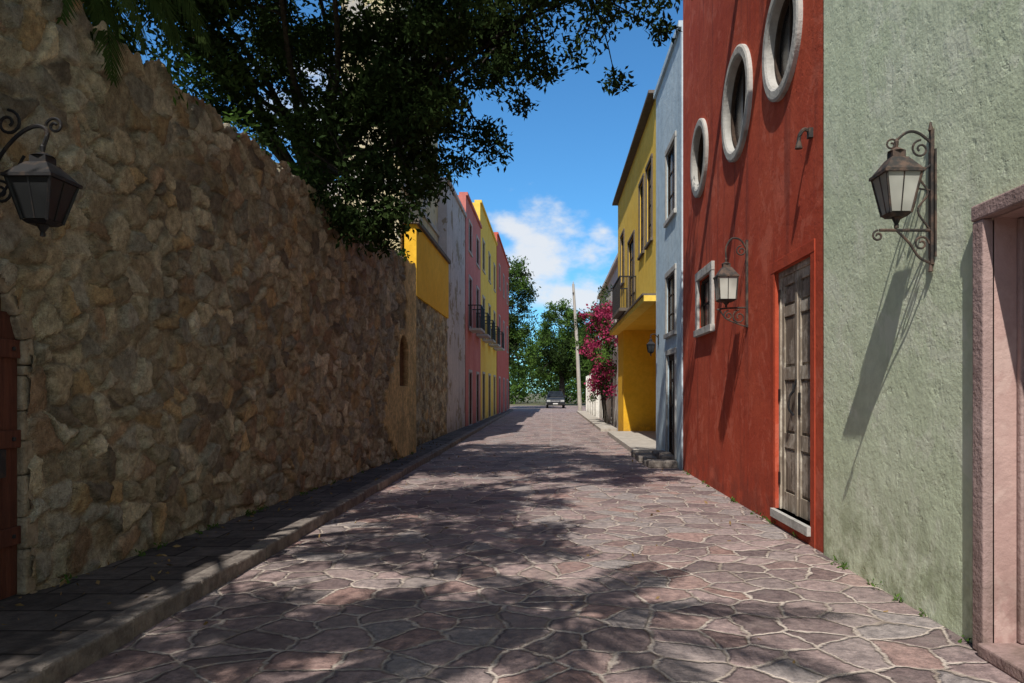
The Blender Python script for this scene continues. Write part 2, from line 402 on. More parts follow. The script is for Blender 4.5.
mb=MB(); mb.face([(wx(WY1)-.6,WY1+.004,0),(wx(WY1)+.06,WY1+.004,0),(wx(WY1)+.06,WY1+.004,WH-.05),(wx(WY1)-.6,WY1+.004,WH-.05)],'orange'); mb.build('wall_end',pw)
mb=MB(); cy,sp=4.66,1.8; xx=wx(cy)
def wedge(a0,a1,r0,r1):
    pts=[]
    for x in (xx-.3,xx+.055+rnd.uniform(-.01,.012)):
        pts+=[(x,cy+r0*math.cos(a0),sp+r0*math.sin(a0)),(x,cy+r1*math.cos(a0),sp+r1*math.sin(a0)),(x,cy+r1*math.cos(a1),sp+r1*math.sin(a1)),(x,cy+r0*math.cos(a1),sp+r0*math.sin(a1))]
    mb.solid(pts,[(3,2,1,0),(4,5,6,7),(0,1,5,4),(1,2,6,5),(2,3,7,6),(3,0,4,7)],'brickstone')
n_=NT('arch_stone'); f_=n_.rng(n_.noise(6,4,rough=.75),.3,.7)
M['brickstone']=n_.fin(n_.mix(f_,(.24,.19,.13),(.44,.36,.26)),.93,n_.bump(n_.noise(20,4,rough=.8),.9,.04))
N=13
for i in range(N): wedge(math.pi*i/N+.003,math.pi*(i+1)/N-.003,.74,.86+rnd.uniform(-.02,.05))
for sgn in (-1,1):
    z=0.12
    while z<sp-.02:
        h=min(rnd.uniform(.16,.34),sp-z); w=.12+rnd.uniform(-.02,.06)
        a,b=sorted((cy+sgn*.74,cy+sgn*(.74+w))); mb.box(xx-.3,xx+.045+rnd.uniform(-.01,.015),a,b,z,z+h-.003,'brickstone'); z+=h
mb.build('arch_surround',pw,bevel=.02)
mb=MB(); xd=xx+.0
for i in range(9):
    a=cy-.74+i*.165; b=a+.158; m=(a+b)/2; zt=sp+math.sqrt(max(0,.76**2-min(abs(m-cy),.74)**2))
    mb.box(xd-.05,xd+rnd.uniform(-.004,.004),a,b,.13,zt,'redwood')
for z in (.5,1.2,1.85): mb.box(xd,xd+.025,cy-.74,cy+.74,z,z+.13,'redwood')
for z in (.565,1.265,1.915):
    for i in range(9): mb.frustum(xd+.03,cy-.66+i*.165,z-.014,.014,z+.014,.014,'iron',n=8)
mb.box(xd+.02,xd+.05,cy+.5,cy+.56,1.0,1.2,'iron')
mb.build('arched_wooden_door',pw,bevel=.006)

# ------------------------------------------------------------------ right side buildings
XR=2.7
p=parent('green_house',(6,2,0)); mb=MB(); XG=2.68
od=(3.1,4.5,.06,2.66,.55)
facade(mb,XG,-1,-6,7.3,0,9.2,[od],'green','pinkjamb'); body(mb,XG,-1,-6,7.3,0,9.2,'green'); mb.build('walls',p)
mb=MB(); a,b,c,d=od[:4]
mb.box(XG+.02,XG-.06,b,b+.12,0,d,'pinktrim'); mb.box(XG+.02,XG-.06,a-.13,a,0,d,'pinktrim')
mb.box(XG+.02,XG-.066,a-.14,b+.125,d,d+.10,'pinktrim')
mb.box(XG+.14,XG+.2,b-.05,b-.004,.082,d-.004,'pinktrim'); 
mb.box(XG-.1,XG+.5,a,b,.0,.08,'pinktrim')
mb.build('door_surround',p,bevel=.012)
mb=MB(); 
for i in range(8): mb.box(XG+.45,XG+.5,a+.02+i*.172,a+.02+i*.172+.165,.09,d-.05,'darkwood')
mb.build('door',p,bevel=.005)

p=parent('red_house',(6,11,0)); mb=MB()
rounds=[(8.64,5.72,.68),(10.75,5.78,.80),(13.45,5.85,.69)]
door=(7.72,8.98,.2,3.05,.14); win=(12.45,13.55,2.74,3.64,.07)
ops=[door,win]+[(y-.95,y+.95,z-.95,z+.95,.10,'round',r-.14) for y,z,r in rounds]
facade(mb,XR,-1,7.3,15.25,0,10.8,ops,'red','red'); body(mb,XR,-1,7.3,15.25,0,10.8,'red'); mb.build('walls',p)
mb=MB()
for y,z,r in rounds:
    n=72; prof=[(r-.15,.09),(r-.15,-.045),(r-.12,-.065),(r-.03,-.065),(r,-.05),(r,.02)]
    i0=len(mb.v); k=mb.mid('trimstone')
    for i in range(n):
        t=2*math.pi*i/n
        for rr,dx in prof: mb.v.append((XR+dx,y+rr*math.cos(t),z+rr*math.sin(t)))
    q=len(prof)
    for i in range(n):
        for j in range(q-1):
            a0=i0+i*q+j; b0=i0+((i+1)%n)*q+j; mb.f.append((a0,b0,b0+1,a0+1)); mb.mi.append(k)
mb.build('round_window_rims',p)
mb=MB()
for y,z,r in rounds:
    rr=r-.152; n=48; xa,xb=XR+.05,XR+.098
    for i in range(n):
        t0,t1=2*math.pi*i/n,2*math.pi*(i+1)/n
        P=lambda x,R_,t:(x,y+R_*math.cos(t),z+R_*math.sin(t))
        mb.face([P(xa,rr,t0),P(xa,rr,t1),P(xa,rr-.05,t1),P(xa,rr-.05,t0)],'darkwood'); mb.face([P(xa,rr-.05,t0),P(xa,rr-.05,t1),P(xb,rr-.05,t1),P(xb,rr-.05,t0)],'darkwood')
    mb.box(XR+.075,XR+.098,y-.015,y+.015,z-rr+.05,z+rr-.05,'darkwood')
mb.build('round_window_frames',p)
mb=MB(); surround(mb,XR,-1,win,'trimstone',w=.15,p=.05); window_frame(mb,XR,-1,win,nx=2,nz=2)
mb.box(XR+.02,XR+.068,win[1]-.02,win[1]-.002,win[2]+.07,win[3]-.07,'darkwood'); mb.build('square_window',p,bevel=.01)
mb=MB(); a,b,c,d=door[:4]; w=.13
mb.box(XR+.01,XR-.008,a-w,a,0,d,'redtrim'); mb.box(XR+.01,XR-.008,b,b+w,0,d,'redtrim'); mb.box(XR+.01,XR-.011,a-w,b+w,d,d+w,'redtrim')
mb.box(XR+.13,XR-.05,a-.02,b+.02,.1,.2,'trimstone'); mb.build('door_surround',p,bevel=.004)
mb=MB(); xd=XR+.07; mid=(a+b)/2
mb.box(xd-.02,xd+.06,a+.002,a+.06,c,d-.002,'greywood'); mb.box(xd-.02,xd+.06,b-.06,b-.002,c,d-.002,'greywood'); mb.box(xd-.02,xd+.06,a+.06,b-.06,d-.07,d-.002,'greywood')
for (l,r_) in ((a+.065,mid-.006),(mid+.006,b-.065)):
    mb.box(xd+.03,xd+.06,l,r_,c+.01,d-.075,'panelwood')
    mb.box(xd,xd+.03,l,l+.09,c+.01,d-.075,'greywood'); mb.box(xd,xd+.03,r_-.09,r_,c+.01,d-.075,'greywood')
    zs_=[c+.01,c+.22,.95,1.12,1.75,1.9,2.5,2.62,d-.18,d-.075]
    for k in range(0,10,2): mb.box(xd+.002,xd+.03,l+.09,r_-.09,zs_[k],zs_[k+1],'greywood')
    for k in range(1,8,2): mb.box(xd+.012,xd+.03,l+.12,r_-.12,zs_[k]+.035,zs_[k+1]-.035,'panelwood')
mb.box(xd-.015,xd,mid-.03,mid+.03,c+.01,d-.08,'greywood')
mb.tube(spline([(xd-.02,mid+.07,1.62),(xd-.06,mid+.09,1.55),(xd-.07,mid+.09,1.42),(xd-.02,mid+.07,1.34)]),.014,'iron')
mb.box(xd-.012,xd,mid-.11,mid-.05,1.35,1.6,'iron')
for z in (.5,1.5,2.7): mb.box(xd-.03,xd-.018,a+.01,a+.07,z,z+.14,'iron'); mb.box(xd-.03,xd-.018,b-.07,b-.01,z,z+.14,'iron')
mb.tube(spline([(xd-.02,mid-.02,1.75),(xd-.05,mid,1.6),(xd-.04,mid+.03,1.7)]),.01,'iron')
mb.build('wooden_door',p,bevel=.006)
mb=MB()
for y,z,L in ((7.62,8.5,1.25),(9.45,9.1,1.15)):
    mb.box(XR-L,XR+.1,y-.09,y+.09,z-.04,z,'trimstone'); mb.box(XR-L,XR+.1,y-.09,y-.06,z,z+.08,'trimstone'); mb.box(XR-L,XR+.1,y+.06,y+.09,z,z+.08,'trimstone')
mb.build('added_drain_spouts',p)  # unseen spouts above the frame, added to cast shadow streaks down the red wall
mb=MB(); mb.frustum(2.69,7.68,4.24,.035,4.34,.035,'rust'); mb.tube(spline([(2.7,7.68,4.30),(2.62,7.68,4.33),(2.57,7.68,4.27),(2.56,7.68,4.2)]),.02,'rust'); mb.frustum(2.56,7.68,4.13,.04,4.21,.022,'rust',n=10)
mb.build('wall_spotlight')

p=parent('blue_house',(6,17,0)); mb=MB()
o1=(16.0,17.2,5.55,7.1,.05); o2=(16.0,17.2,2.95,4.25,.05); o3=(16.0,17.1,.16,2.45,.06)
facade(mb,XR-.03,-1,15.25,19,0,9.15,[o1,o2,o3],'blue'); body(mb,XR-.03,-1,15.25,19,0,9.15,'blue'); 
mb.box(XR-.09,XR+.3,15.27,19.05,9.15,9.28,'blue'); mb.build('walls',p)
mb=MB()
for o in (o1,o2): window_frame(mb,XR-.03,-1,o); surround(mb,XR-.03,-1,o,'trimstone',w=.12,p=.03)
window_frame(mb,XR-.03,-1,o3,nx=2,nz=4,w=.12); surround(mb,XR-.03,-1,o3,'trimstone',w=.12,sill=False,p=.03)
mb.build('windows_and_door',p,bevel=.008)
mb=MB()
for i in range(7):
    y=15.7+i*.42+rnd.uniform(-.04,.04); mb.box(2.06+rnd.uniform(-.08,.08),2.66,y,y+.4,-.01,.13+rnd.uniform(-.03,.03),'kerb')
for i in range(4):
    y=16+i*.4; mb.box(2.36+rnd.uniform(-.05,.05),2.66,y,y+.38,.12,.24+rnd.uniform(-.02,.03),'kerb')
mb.build('stone_steps',bevel=.03)

p=parent('yellow_house',(6,24,0)); mb=MB(); YY=(19,30.3)
y1=(19.9,21.0,5.75,7.9,.05); y2=(21.7,22.7,5.75,7.9,.05); y3=(24.2,26.0,4.35,6.8,.05); y4=(27.6,28.8,5.75,7.6,.05)
facade(mb,XR,-1,*YY,3.95,9.3,[y1,y2,y3,y4],'yellow'); body(mb,XR,-1,*YY,3.95,9.3,'yellow')
mb.face([(XR,19,3.95),(9,19,3.95),(9,30.3,3.95),(XR,30.3,3.95)],'orange')
mb.box(XR+.003,9,28,30.29,0,3.946,'orange'); mb.box(5.2,5.5,19,27.99,0,3.946,'orange')
mb.box(2.36,XR-.002,19.02,30.4,3.95,4.1,'yellow'); mb.box(2.32,XR-.002,19.02,30.45,4.1,4.15,'roof')
mb.box(2.48,3.2,19.02,30.5,9.3,9.38,'roof')
mb.build('walls',p)
mb=MB()
for o in (y1,y2,y3,y4): window_frame(mb,XR,-1,o,nx=2,nz=4); surround(mb,XR,-1,o,'roof',w=.1,p=.04)
mb.build('windows',p,bevel=.008)
mb=MB(); bx0=2.15
mb.box(bx0,XR-.002,23.7,26.5,4.22,4.32,'roof')
for y in np.arange(23.74,26.5,.11): mb.box(bx0+.01,bx0+.028,y,y+.018,4.32,5.3,'iron')
for x in np.arange(bx0+.02,XR,.1):
    for y in (23.72,26.46): mb.box(x,x+.018,y,y+.018,4.32,5.3,'iron')
mb.box(bx0,bx0+.04,23.7,26.5,5.3,5.34,'iron'); mb.box(bx0+.04,XR,23.7,23.74,5.3,5.34,'iron'); mb.box(bx0+.04,XR,26.46,26.5,5.3,5.34,'iron')
mb.build('balcony',p)
mb=MB(); mb.box(2.1,5.2,19.05,27.99,-.01,.14,'concrete'); mb.build('raised_floor',p,bevel=.015)

p=parent('white_house',(6,40,0)); mb=MB()
wo=[(33,34.2,3.8,5.2,.05),(38,39.2,3.8,5.2,.05),(36,37,.1,2.3,.05),(42,43.5,.1,2.4,.05)]
facade(mb,2.95,-1,30.5,46,0,7.4,wo,'white'); body(mb,2.95,-1,30.5,46,0,7.4,'white'); mb.box(2.8,3.3,30.52,46.1,7.4,7.55,'white'); mb.build('walls',p)
mb=MB()
for o in wo: window_frame(mb,2.95,-1,o)
mb.build('windows',p)
mb=MB(); 
for i in range(6): mb.box(2.72,3.0,46.2+i*2.6,46.5+i*2.6,0,2.9,'white')
mb.box(2.8,2.95,46.1,60,0,2.5,'white'); mb.box(2.76,2.99,46.11,60.01,2.5,2.6,'white'); mb.build('garden_wall')

# ------------------------------------------------------------------ left side buildings
XL=-3.78
p=parent('ochre_house',(-6,22,0))
rubble('lower_walls',list(np.arange(18.32,26.5,.06)),list(np.arange(0,4.3,.06)),lambda y:XL,1,p,seed=5)
mb=MB(); mb.box(XL-.25,XL+.08,20.2,26.5,4.25,6.2,'orange'); mb.box(XL-.30,XL+.16,20.1,26.55,6.2,6.32,'roof'); mb.build('upper_walls',p)
p=parent('cream_tower',(-4.8,23,0)); mb=MB()
to=[(21.5,22.6,8.2,10,.1),(24.2,25.3,8.2,10,.1)]
facade(mb,-4.1,1,20,26.58,0,12.6,to,'cream'); body(mb,-4.1,1,20,26.58,0,12.6,'cream',1.6); mb.box(-5.8,-4.0,19.9,26.7,12.6,12.85,'trimstone'); mb.box(-5.75,-4.04,19.95,26.59,7.2,7.35,'trimstone')
mb.build('walls',p)
mb=MB()
for o in to: window_frame(mb,-4.1,1,o)
mb.build('windows',p)
def left_house(name,mat,y0,y1,H,rows,bay,off=0,trim='trimstone',balc=False):
    p=parent(name,(-7,(y0+y1)/2,0)); mb=MB(); ops=[]
    n=max(1,int((y1-y0)/bay)); st=(y1-y0)/n
    for r,(z,h) in enumerate(rows):
        for i in range(n):
            c=y0+st*(i+.5); ops.append((c-.55,c+.55,z,z+h,.05))
    X=XL+off
    facade(mb,X,1,y0,y1,0,H,ops,mat); body(mb,X,1,y0,y1,0,H,mat); mb.box(X-.3,X+.08,y0+.003,y1-.003,H,H+.14,mat); mb.build('walls',p)
    mb=MB()
    for o in ops: window_frame(mb,X,1,o); surround(mb,X,1,o,trim,w=.12,p=.03)
    mb.build('windows',p,bevel=.008)
    if balc:
        mb=MB()
        for o in ops:
            if 3<o[2]<5.6:
                a,b=o[0]-.35,o[1]+.35; z=o[2]-.12
                mb.box(X+.04,X+.6,a,b,z-.1,z,'trimstone')
                for y in np.arange(a,b,.12): mb.box(X+.56,X+.58,y,y+.02,z,z+1,'iron')
                for x in np.arange(X+.04,X+.56,.12):
                    for y in (a,b-.02): mb.box(x,x+.02,y,y+.02,z,z+1,'iron')
                mb.box(X+.55,X+.6,a,b,z+1,z+1.04,'iron'); mb.box(X,X+.55,a,a+.03,z+1,z+1.04,'iron'); mb.box(X,X+.55,b-.03,b,z+1,z+1.04,'iron')
        mb.build('balconies',p)
left_house('weathered_house','lilac',26.6,32.2,9.2,[],3)
left_house('pink_house','pink',32.25,38.9,10.2,[(.12,2.4),(4.6,2.2),(8,1.3)],3.2,.03,balc=True)
left_house('ochre_townhouse','yellow',38.95,50.4,11.6,[(.12,2.5),(4.6,2.2),(8.3,1.6)],3.6,0,balc=True)
left_house('brick_red_house','brick',50.45,64,12.4,[(.12,2.5),(5,2),(9,1.6)],3.6,.04)

# ------------------------------------------------------------------ lanterns
def lantern(mb,cx,cy,z,wb,wt,h,metal,gl,bar=.009):
    mb.frustum(cx,cy,z,wb,z+h,wt,gl)
    for sx in (-1,1):
        for sy in (-1,1):
            mb.tube([(cx+sx*(wb+.002),cy+sy*(wb+.002),z-.01),(cx+sx*(wt+.002),cy+sy*(wt+.002),z+h+.01)],bar,metal,5)
    for sx,sy in ((1,0),(-1,0),(0,1),(0,-1)):
        mb.tube([(cx+sx*(wb+.002),cy+sy*(wb+.002),z),(cx+sx*(wt+.002),cy+sy*(wt+.002),z+h)],bar*.5,metal,4)
    mb.frustum(cx,cy,z-.03,wb*.8,z-.006,wb*1.12,metal); mb.frustum(cx,cy,z-.08,.012,z-.03,wb*.5,metal,8); mb.frustum(cx,cy,z-.105,.017,z-.08,.017,metal,8)
    mb.frustum(cx,cy,z+h,wt*1.14,z+h+.022,wt*1.14,metal)
    zt=z+h+.14*h/.3
    mb.frustum(cx,cy,z+h+.022,wt*1.08,zt,wt*.48,metal)
    mb.frustum(cx,cy,zt,wt*.38,zt+.05,wt*.38,metal); mb.frustum(cx,cy,zt+.05,wt*.52,zt+.08,wt*.12,metal,8)
    mb.frustum(cx,cy,zt+.08,.012,zt+.12,.018,metal,8); mb.frustum(cx,cy,zt+.12,.018,zt+.145,.004,metal,8)
    return zt+.13
p=parent('wall_lantern',(-3.5,5,3)); mb=MB(); cx,cyl=-3.44,5.0
top=lantern(mb,cx,cyl,2.76,.08,.145,.26,'iron','smoke',.011); mb.build('lamp_head',p)
mb=MB(); xw=wx(5)+.06; zt=top
mb.box(xw-.02,xw+.02,cyl-.04,cyl+.04,2.8,3.5,'iron')
mb.tube(spline([(xw,cyl,3.0),(xw+.10,cyl,3.2),(xw+.22,cyl,3.34),(xw+.34,cyl,3.40),(cx+.03,cyl,3.36),(cx,cyl,zt-.02)]),.014,'iron')
mb.tube(spiral((xw+.15,cyl,3.42),.09,math.pi*.5,-1.4,(1,0,0),(0,0,1)),.011,'iron')
mb.tube(spiral((cx+.08,cyl,3.40),.06,math.pi,-1.4,(1,0,0),(0,0,1)),.010,'iron')
mb.tube(spiral((xw+.1,cyl,2.95),.08,math.pi*.5,-1.5,(1,0,0),(0,0,1)),.010,'iron')
mb.tube(spline([(xw,cyl,2.85),(xw+.13,cyl,2.97),(xw+.26,cyl,3.2)]),.010,'iron')
mb.build('scroll_bracket',p)
p=parent('wall_lantern',(2.5,5.26,3)); mb=MB(); cx,cyl=2.42,5.2
top=lantern(mb,cx,cyl,2.86,.07,.12,.26,'rust','frost'); mb.build('lamp_head',p)
mb=MB(); xw=XG
mb.box(xw-.025,xw+.005,cyl-.015,cyl+.015,2.5,3.45,'rust'); mb.box(xw-.012,xw+.005,cyl+.035,cyl+.047,2.55,3.3,'rust'); mb.box(xw-.012,xw+.005,cyl-.047,cyl-.035,2.55,3.3,'rust')
mb.tube(spline([(xw,cyl,2.74),(cx,cyl,2.74),(cx-.12,cyl,2.74)]),.011,'rust')
mb.tube(spiral((cx-.13,cyl,2.70),.04,math.pi*.5,1.3,(1,0,0),(0,0,1)),.008,'rust')
mb.tube(spline([(xw,cyl,2.5),(xw-.1,cyl,2.55),(xw-.17,cyl,2.65),(cx,cyl,2.74)]),.009,'rust')
mb.tube(spiral((xw-.085,cyl,2.645),.055,0,1.4,(1,0,0),(0,0,1)),.008,'rust')
mb.tube(spline([(xw,cyl,3.34),(xw-.1,cyl,3.42),(xw-.18,cyl,3.43),(cx,cyl,3.37),(cx,cyl,top-.02)]),.010,'rust')
mb.tube(spiral((xw-.09,cyl,3.31),.065,math.pi*.5,1.4,(1,0,0),(0,0,1)),.008,'rust')
mb.tube(spiral((cx-.035,cyl,3.34),.045,0,1.3,(1,0,0),(0,0,1)),.007,'rust')
mb.tube(spline([(xw-.02,cyl,3.2),(xw-.1,cyl,3.12),(xw-.04,cyl,3.0),(xw-.11,cyl,2.88),(xw-.03,cyl,2.75)]),.008,'rust')
mb.tube([(xw-.02,cyl,3.02),(cx+.11,cyl,3.04)],.007,'rust')
for z in (2.48,3.47): mb.frustum(xw-.02,cyl,z-.03,.018,z+.03,.007,'rust',8)
mb.build('scroll_bracket',p)
p=parent('wall_lantern',(2.5,10.2,3)); mb=MB(); cx,cyl=2.40,10.2
top=lantern(mb,cx,cyl,2.88,.11,.13,.30,'rust','frost',.012); mb.build('lamp_head',p)
mb=MB(); xw=XR
mb.box(xw-.03,xw+.005,cyl-.02,cyl+.02,2.5,3.7,'rust')
mb.tube(spline([(xw,cyl,3.55),(xw-.1,cyl,3.70),(xw-.22,cyl,3.72),(cx,cyl,3.6),(cx,cyl,top-.02)]),.013,'rust')
mb.tube(spline([(xw,cyl,2.77),(cx,cyl,2.76),(cx-.13,cyl,2.74)]),.012,'rust')
for c_,r_ in (((xw-.12,cyl,2.64),.10),((xw-.27,cyl,2.66),.07),((xw-.09,cyl,3.55),.075)): mb.tube(spiral(c_,r_,math.pi*.5,1.4,(1,0,0),(0,0,1)),.01,'rust')
mb.tube(spline([(xw,cyl,2.5),(xw-.15,cyl,2.55),(xw-.3,cyl,2.62),(cx-.1,cyl,2.75)]),.010,'rust')
mb.build('scroll_bracket',p)
p=parent('wall_lantern',(2.5,18.3,2.8)); mb=MB(); top=lantern(mb,2.47,18.5,2.62,.06,.09,.17,'iron','smoke'); mb.tube(spline([(2.67,18.5,2.95),(2.56,18.5,3.06),(2.47,18.5,3.03),(2.47,18.5,top-.02)]),.012,'iron'); mb.box(2.645,2.67,18.46,18.54,2.8,3.05,'iron'); mb.build('lamp',p)

# ------------------------------------------------------------------ foliage
def leafcloud(name,centers,rads,n,size,mats,par,aspect=.42,seed=1,flat=1.0,droop=0.0):
    g=np.random.default_rng(seed); C=np.repeat(np.array(centers),n,0); Rr=np.repeat(np.array(rads),n)[:,None]; K=len(C)
    d=g.normal(size=(K,3)); d/=np.linalg.norm(d,axis=1)[:,None]; rr=g.random((K,1))**.55
    P=C+d*rr*Rr*np.array([1,1,flat])
    a=g.normal(size=(K,3)); a[:,2]-=droop; a/=np.linalg.norm(a,axis=1)[:,None]
    b=np.cross(a,g.normal(size=(K,3))); b/=np.linalg.norm(b,axis=1)[:,None]
    L=size*g.uniform(.6,1.3,(K,1)); nrm=np.cross(a,b)
    v=np.stack([P,P+a*L*.5+b*L*aspect*.5,P+a*L+nrm*L*.1,P+a*L*.5-b*L*aspect*.5],1).reshape(-1,3)
    me=bpy.data.meshes.new(name); me.vertices.add(K*4); me.vertices.foreach_set('co',v.astype(np.float32).ravel())
    me.loops.add(K*4); me.loops.foreach_set('vertex_index',np.arange(K*4,dtype=np.int32)); me.polygons.add(K)
    me.polygons.foreach_set('loop_start',np.arange(0,K*4,4,dtype=np.int32)); 
    for m in mats: me.materials.append(M[m])
    if len(mats)>1: me.polygons.foreach_set('material_index',np.repeat(g.integers(0,len(mats),len(centers)),n).astype(np.int32))
    me.update(); me.validate(); o=bpy.data.objects.new(name,me); COL.objects.link(o); attach(o,par); return o
def tree(name,base,fork,ells,nclump,nleaf,size,trunk_r,mats=('leaf',),crad=(.35,.7),seed=3,shell=.45,limbs=10,par=None,flat=.7,droop=0,limbk=.6):
    R=random.Random(seed); p=par or parent(name,base); cs=[];rs=[]
    tot=sum(e[1][0]*e[1][1]*e[1][2]*(e[2] if len(e)>2 else 1) for e in ells)
    for e in ells:
        c,r=e[:2]; dn=e[2] if len(e)>2 else 1
        k=max(4,int(nclump*(r[0]*r[1]*r[2]*dn)/tot))
        for _ in range(k):
            d=Vector((R.gauss(0,1),R.gauss(0,1),R.gauss(0,1))).normalized(); q=shell+(1-shell)*R.random()**.7
            cs.append((c[0]+d.x*r[0]*q,c[1]+d.y*r[1]*q,c[2]+d.z*r[2]*q)); rs.append(R.uniform(*crad))
    leafcloud('foliage',cs,rs,nleaf,size,mats,p,seed=seed,flat=flat,droop=droop)
    mb=MB(); b,f=Vector(base),Vector(fork)
    m1=b.lerp(f,.5)+Vector((R.uniform(-.15,.15),R.uniform(-.15,.15),0))
    tp=spline([b,m1,f],6); mb.tube(tp,[trunk_r*(1.25-.45*i/(len(tp)-1)) for i in range(len(tp))],'bark',10)
    hubs=[]
    for e in ells:
        c,r=e[:2]
        for _ in range(max(1,int(limbs/len(ells)))):
            t=Vector((c[0]+R.uniform(-.5,.5)*r[0],c[1]+R.uniform(-.5,.5)*r[1],c[2]+R.uniform(-.5,.4)*r[2]))
            mid=f.lerp(t,.5)+Vector((R.uniform(-.4,.4),R.uniform(-.4,.4),R.uniform(0,.5)))
            L=spline([f-Vector((0,0,.2)),f.lerp(mid,.5)+Vector((R.uniform(-.2,.2),R.uniform(-.2,.2),R.uniform(-.1,.25))),mid,t],6); mb.tube(L,[trunk_r*(limbk-(limbk-.12)*(i/(len(L)-1))**.7) for i in range(len(L))],'bark',7)
            hubs+= [L[len(L)//2],L[-4],L[-1]]
    for c in cs[::2]:
        c=Vector(c); h=min(hubs,key=lambda q:(q-c).length); mid=h.lerp(c,.5)+Vector((R.uniform(-.15,.15),R.uniform(-.15,.15),R.uniform(-.05,.2)))
        L=spline([h,mid,c],3); mb.tube(L,[trunk_r*(.11-.08*i/(len(L)-1)) for i in range(len(L))],'bark',4)
    mb.build('trunk_and_limbs',p,smooth=True)
    return p
tree('shade_tree',(-4.75,14.2,0),(-4.6,14.0,5.6),[((-3.4,13,8.6),(2.9,3.0,2.9),.9),((0.15,11,8.1),(1.9,2.2,1.9),1.1),((-3.05,12,5.4),(1.3,1.3,1.45),3.0),((-1.7,12.2,6.9),(1.6,1.7,1.7),1.6),
  ((-5.6,10,7.9),(1.7,1.8,1.5),2.2),((-5.1,12,7.0),(1.2,1.4,1.4),1.8),((-3.2,9.5,8.2),(2.2,1.5,1.3),1.6)],700,160,.115,.22,seed=11,shell=.35,limbs=21,crad=(.25,.55),droop=.3,limbk=.42)
tree('overhanging_tree',(-5.6,2.6,0),(-5.2,3.0,5.2),[((-2.9,5.2,7.6),(1.7,2.4,1.0),1.5),((-0.7,7.9,8.6),(1.7,1.8,.8),1.1),((-2.6,2.3,7.4),(1.5,1.6,.9),1.4),((-3.3,-.9,7.5),(1.8,1.4,.9),1.3)],270,140,.13,.2,seed=21,shell=.1,limbs=12,crad=(.22,.46))
def palm(name,base,crown,nf,L,seed,elev=(-.3,1.1),grav=.075,n=22):
    R=random.Random(seed); p=parent(name,base); mb=MB(); b,c=Vector(base),Vector(crown)
    tp=spline([b,b.lerp(c,.4)+Vector((-.15,0,0)),c],14); mb.tube(tp,[.17-.05*i/(len(tp)-1)+(.012 if i%2 else 0) for i in range(len(tp))],'bark',12); mb.build('trunk',p)
    mb=MB()
    for i in range(nf):
        az=2*math.pi*i/nf+R.uniform(-.2,.2); el=R.uniform(*elev); LL=L*R.uniform(.8,1.1)
        d=Vector((math.cos(az)*math.cos(el),math.sin(az)*math.cos(el),math.sin(el))); pt=c.copy(); pts=[pt.copy()]
        for k in range(n):
            d=(d+Vector((0,0,-grav))).normalized(); pt=pt+d*(LL/n); pts.append(pt.copy())
        mb.tube(pts,[.024*(1-.8*k/n) for k in range(n+1)],'palm',4)
        for k in range(3,n+1):
            t=(pts[k]-pts[k-1]).normalized(); sd=t.cross(Vector((0,0,1))); 
            if sd.length<.1: continue
            sd.normalize(); ll=.55*math.sin(math.pi*min(1,(k/n)*.85+.12))**.7*LL/2.6
            for q in (0,.5):
                o_=pts[k].lerp(pts[k-1],q)
                for sg in (-1,1):
                    dr=(sd*sg*.7+t*.7+Vector((0,0,-.3+R.uniform(-.15,.1)))).normalized(); w=t*.022
                    m_=o_+dr*ll*.5; e_=o_+dr*ll+Vector((0,0,-.1*ll))
                    mb.face([o_-w*.5,o_+w*.5,m_+w,m_-w],'palm'); mb.face([m_-w,m_+w,e_],'palm')
    mb.build('fronds',p)
palm('palm_tree',(-4.9,.4,0),(-1.0,1.3,5.2),15,2.1,5,(-.1,.7),.05)
palm('palm_tree',(-5.0,6.2,0),(-4.45,6.5,5.75),24,1.9,9,(-.3,.9),.13)
p=parent('bougainvillea',(2.6,35,0)); R=random.Random(4); cs=[];rs=[]
for _ in range(120):
    z=R.uniform(1.6,5.6); cs.append((2.5+R.gauss(0,.38)*(1.2 if z>3 else .8),36+R.gauss(0,2.2),z+R.gauss(0,.25))); rs.append(R.uniform(.22,.45))
leafcloud('flowers',cs[:75],rs[:75],80,.12,('boug',),p,aspect=.8,seed=4)
leafcloud('foliage',cs[50:],rs[50:],100,.14,('leaf2','leaf'),p,seed=5)
mb=MB()
for k in range(5): mb.tube(spline([(2.65,35+k*.5,0),(2.5,35+k*.6+R.uniform(-.3,.3),1.5),(2.4+R.uniform(-.3,.3),35+k*.8-1,3.6)]),[.05-.002*i for i in range(17)],'bark')
mb.build('stems',p)
tree('street_tree',(-4.6,74,0),(-4.6,74,4.5),[((-4.3,74,10.5),(2.6,2.8,5)),((-3.5,73,6.0),(1.8,2,3.0))],150,120,.3,.3,mats=('leaf2','leaf'),crad=(.6,1.2),seed=31,shell=.5)
tree('street_tree',(1.2,92,0),(1.2,92,4),[((1.5,92,8.3),(3.4,3.5,5.0)),((-.8,91,6),(2.2,3,3.0)),((3.8,92,6.5),(2.8,3,3.6))],230,120,.34,.35,mats=('leaf2','leaf'),crad=(.6,1.3),seed=32,shell=.45)
tree('street_tree',(6,80,0),(6,80,3),[((5.4,80,6.2),(2.8,3,3.4))],90,110,.3,.3,mats=('leaf2','leaf'),crad=(.6,1.1),seed=33,shell=.5)
R=random.Random(8); cs=[(R.uniform(-45,45),R.uniform(100,130),R.uniform(.5,6.2)) for _ in range(800)]
leafcloud('distant_trees',cs,[R.uniform(1.2,2.4) for _ in cs],45,.7,('leaf2','leaf'),None,seed=9)
g=np.random.default_rng(3); n=420
cs=np.stack([g.uniform(-3.85,2.5,n),g.uniform(2.5,22,n),np.zeros(n)],1)
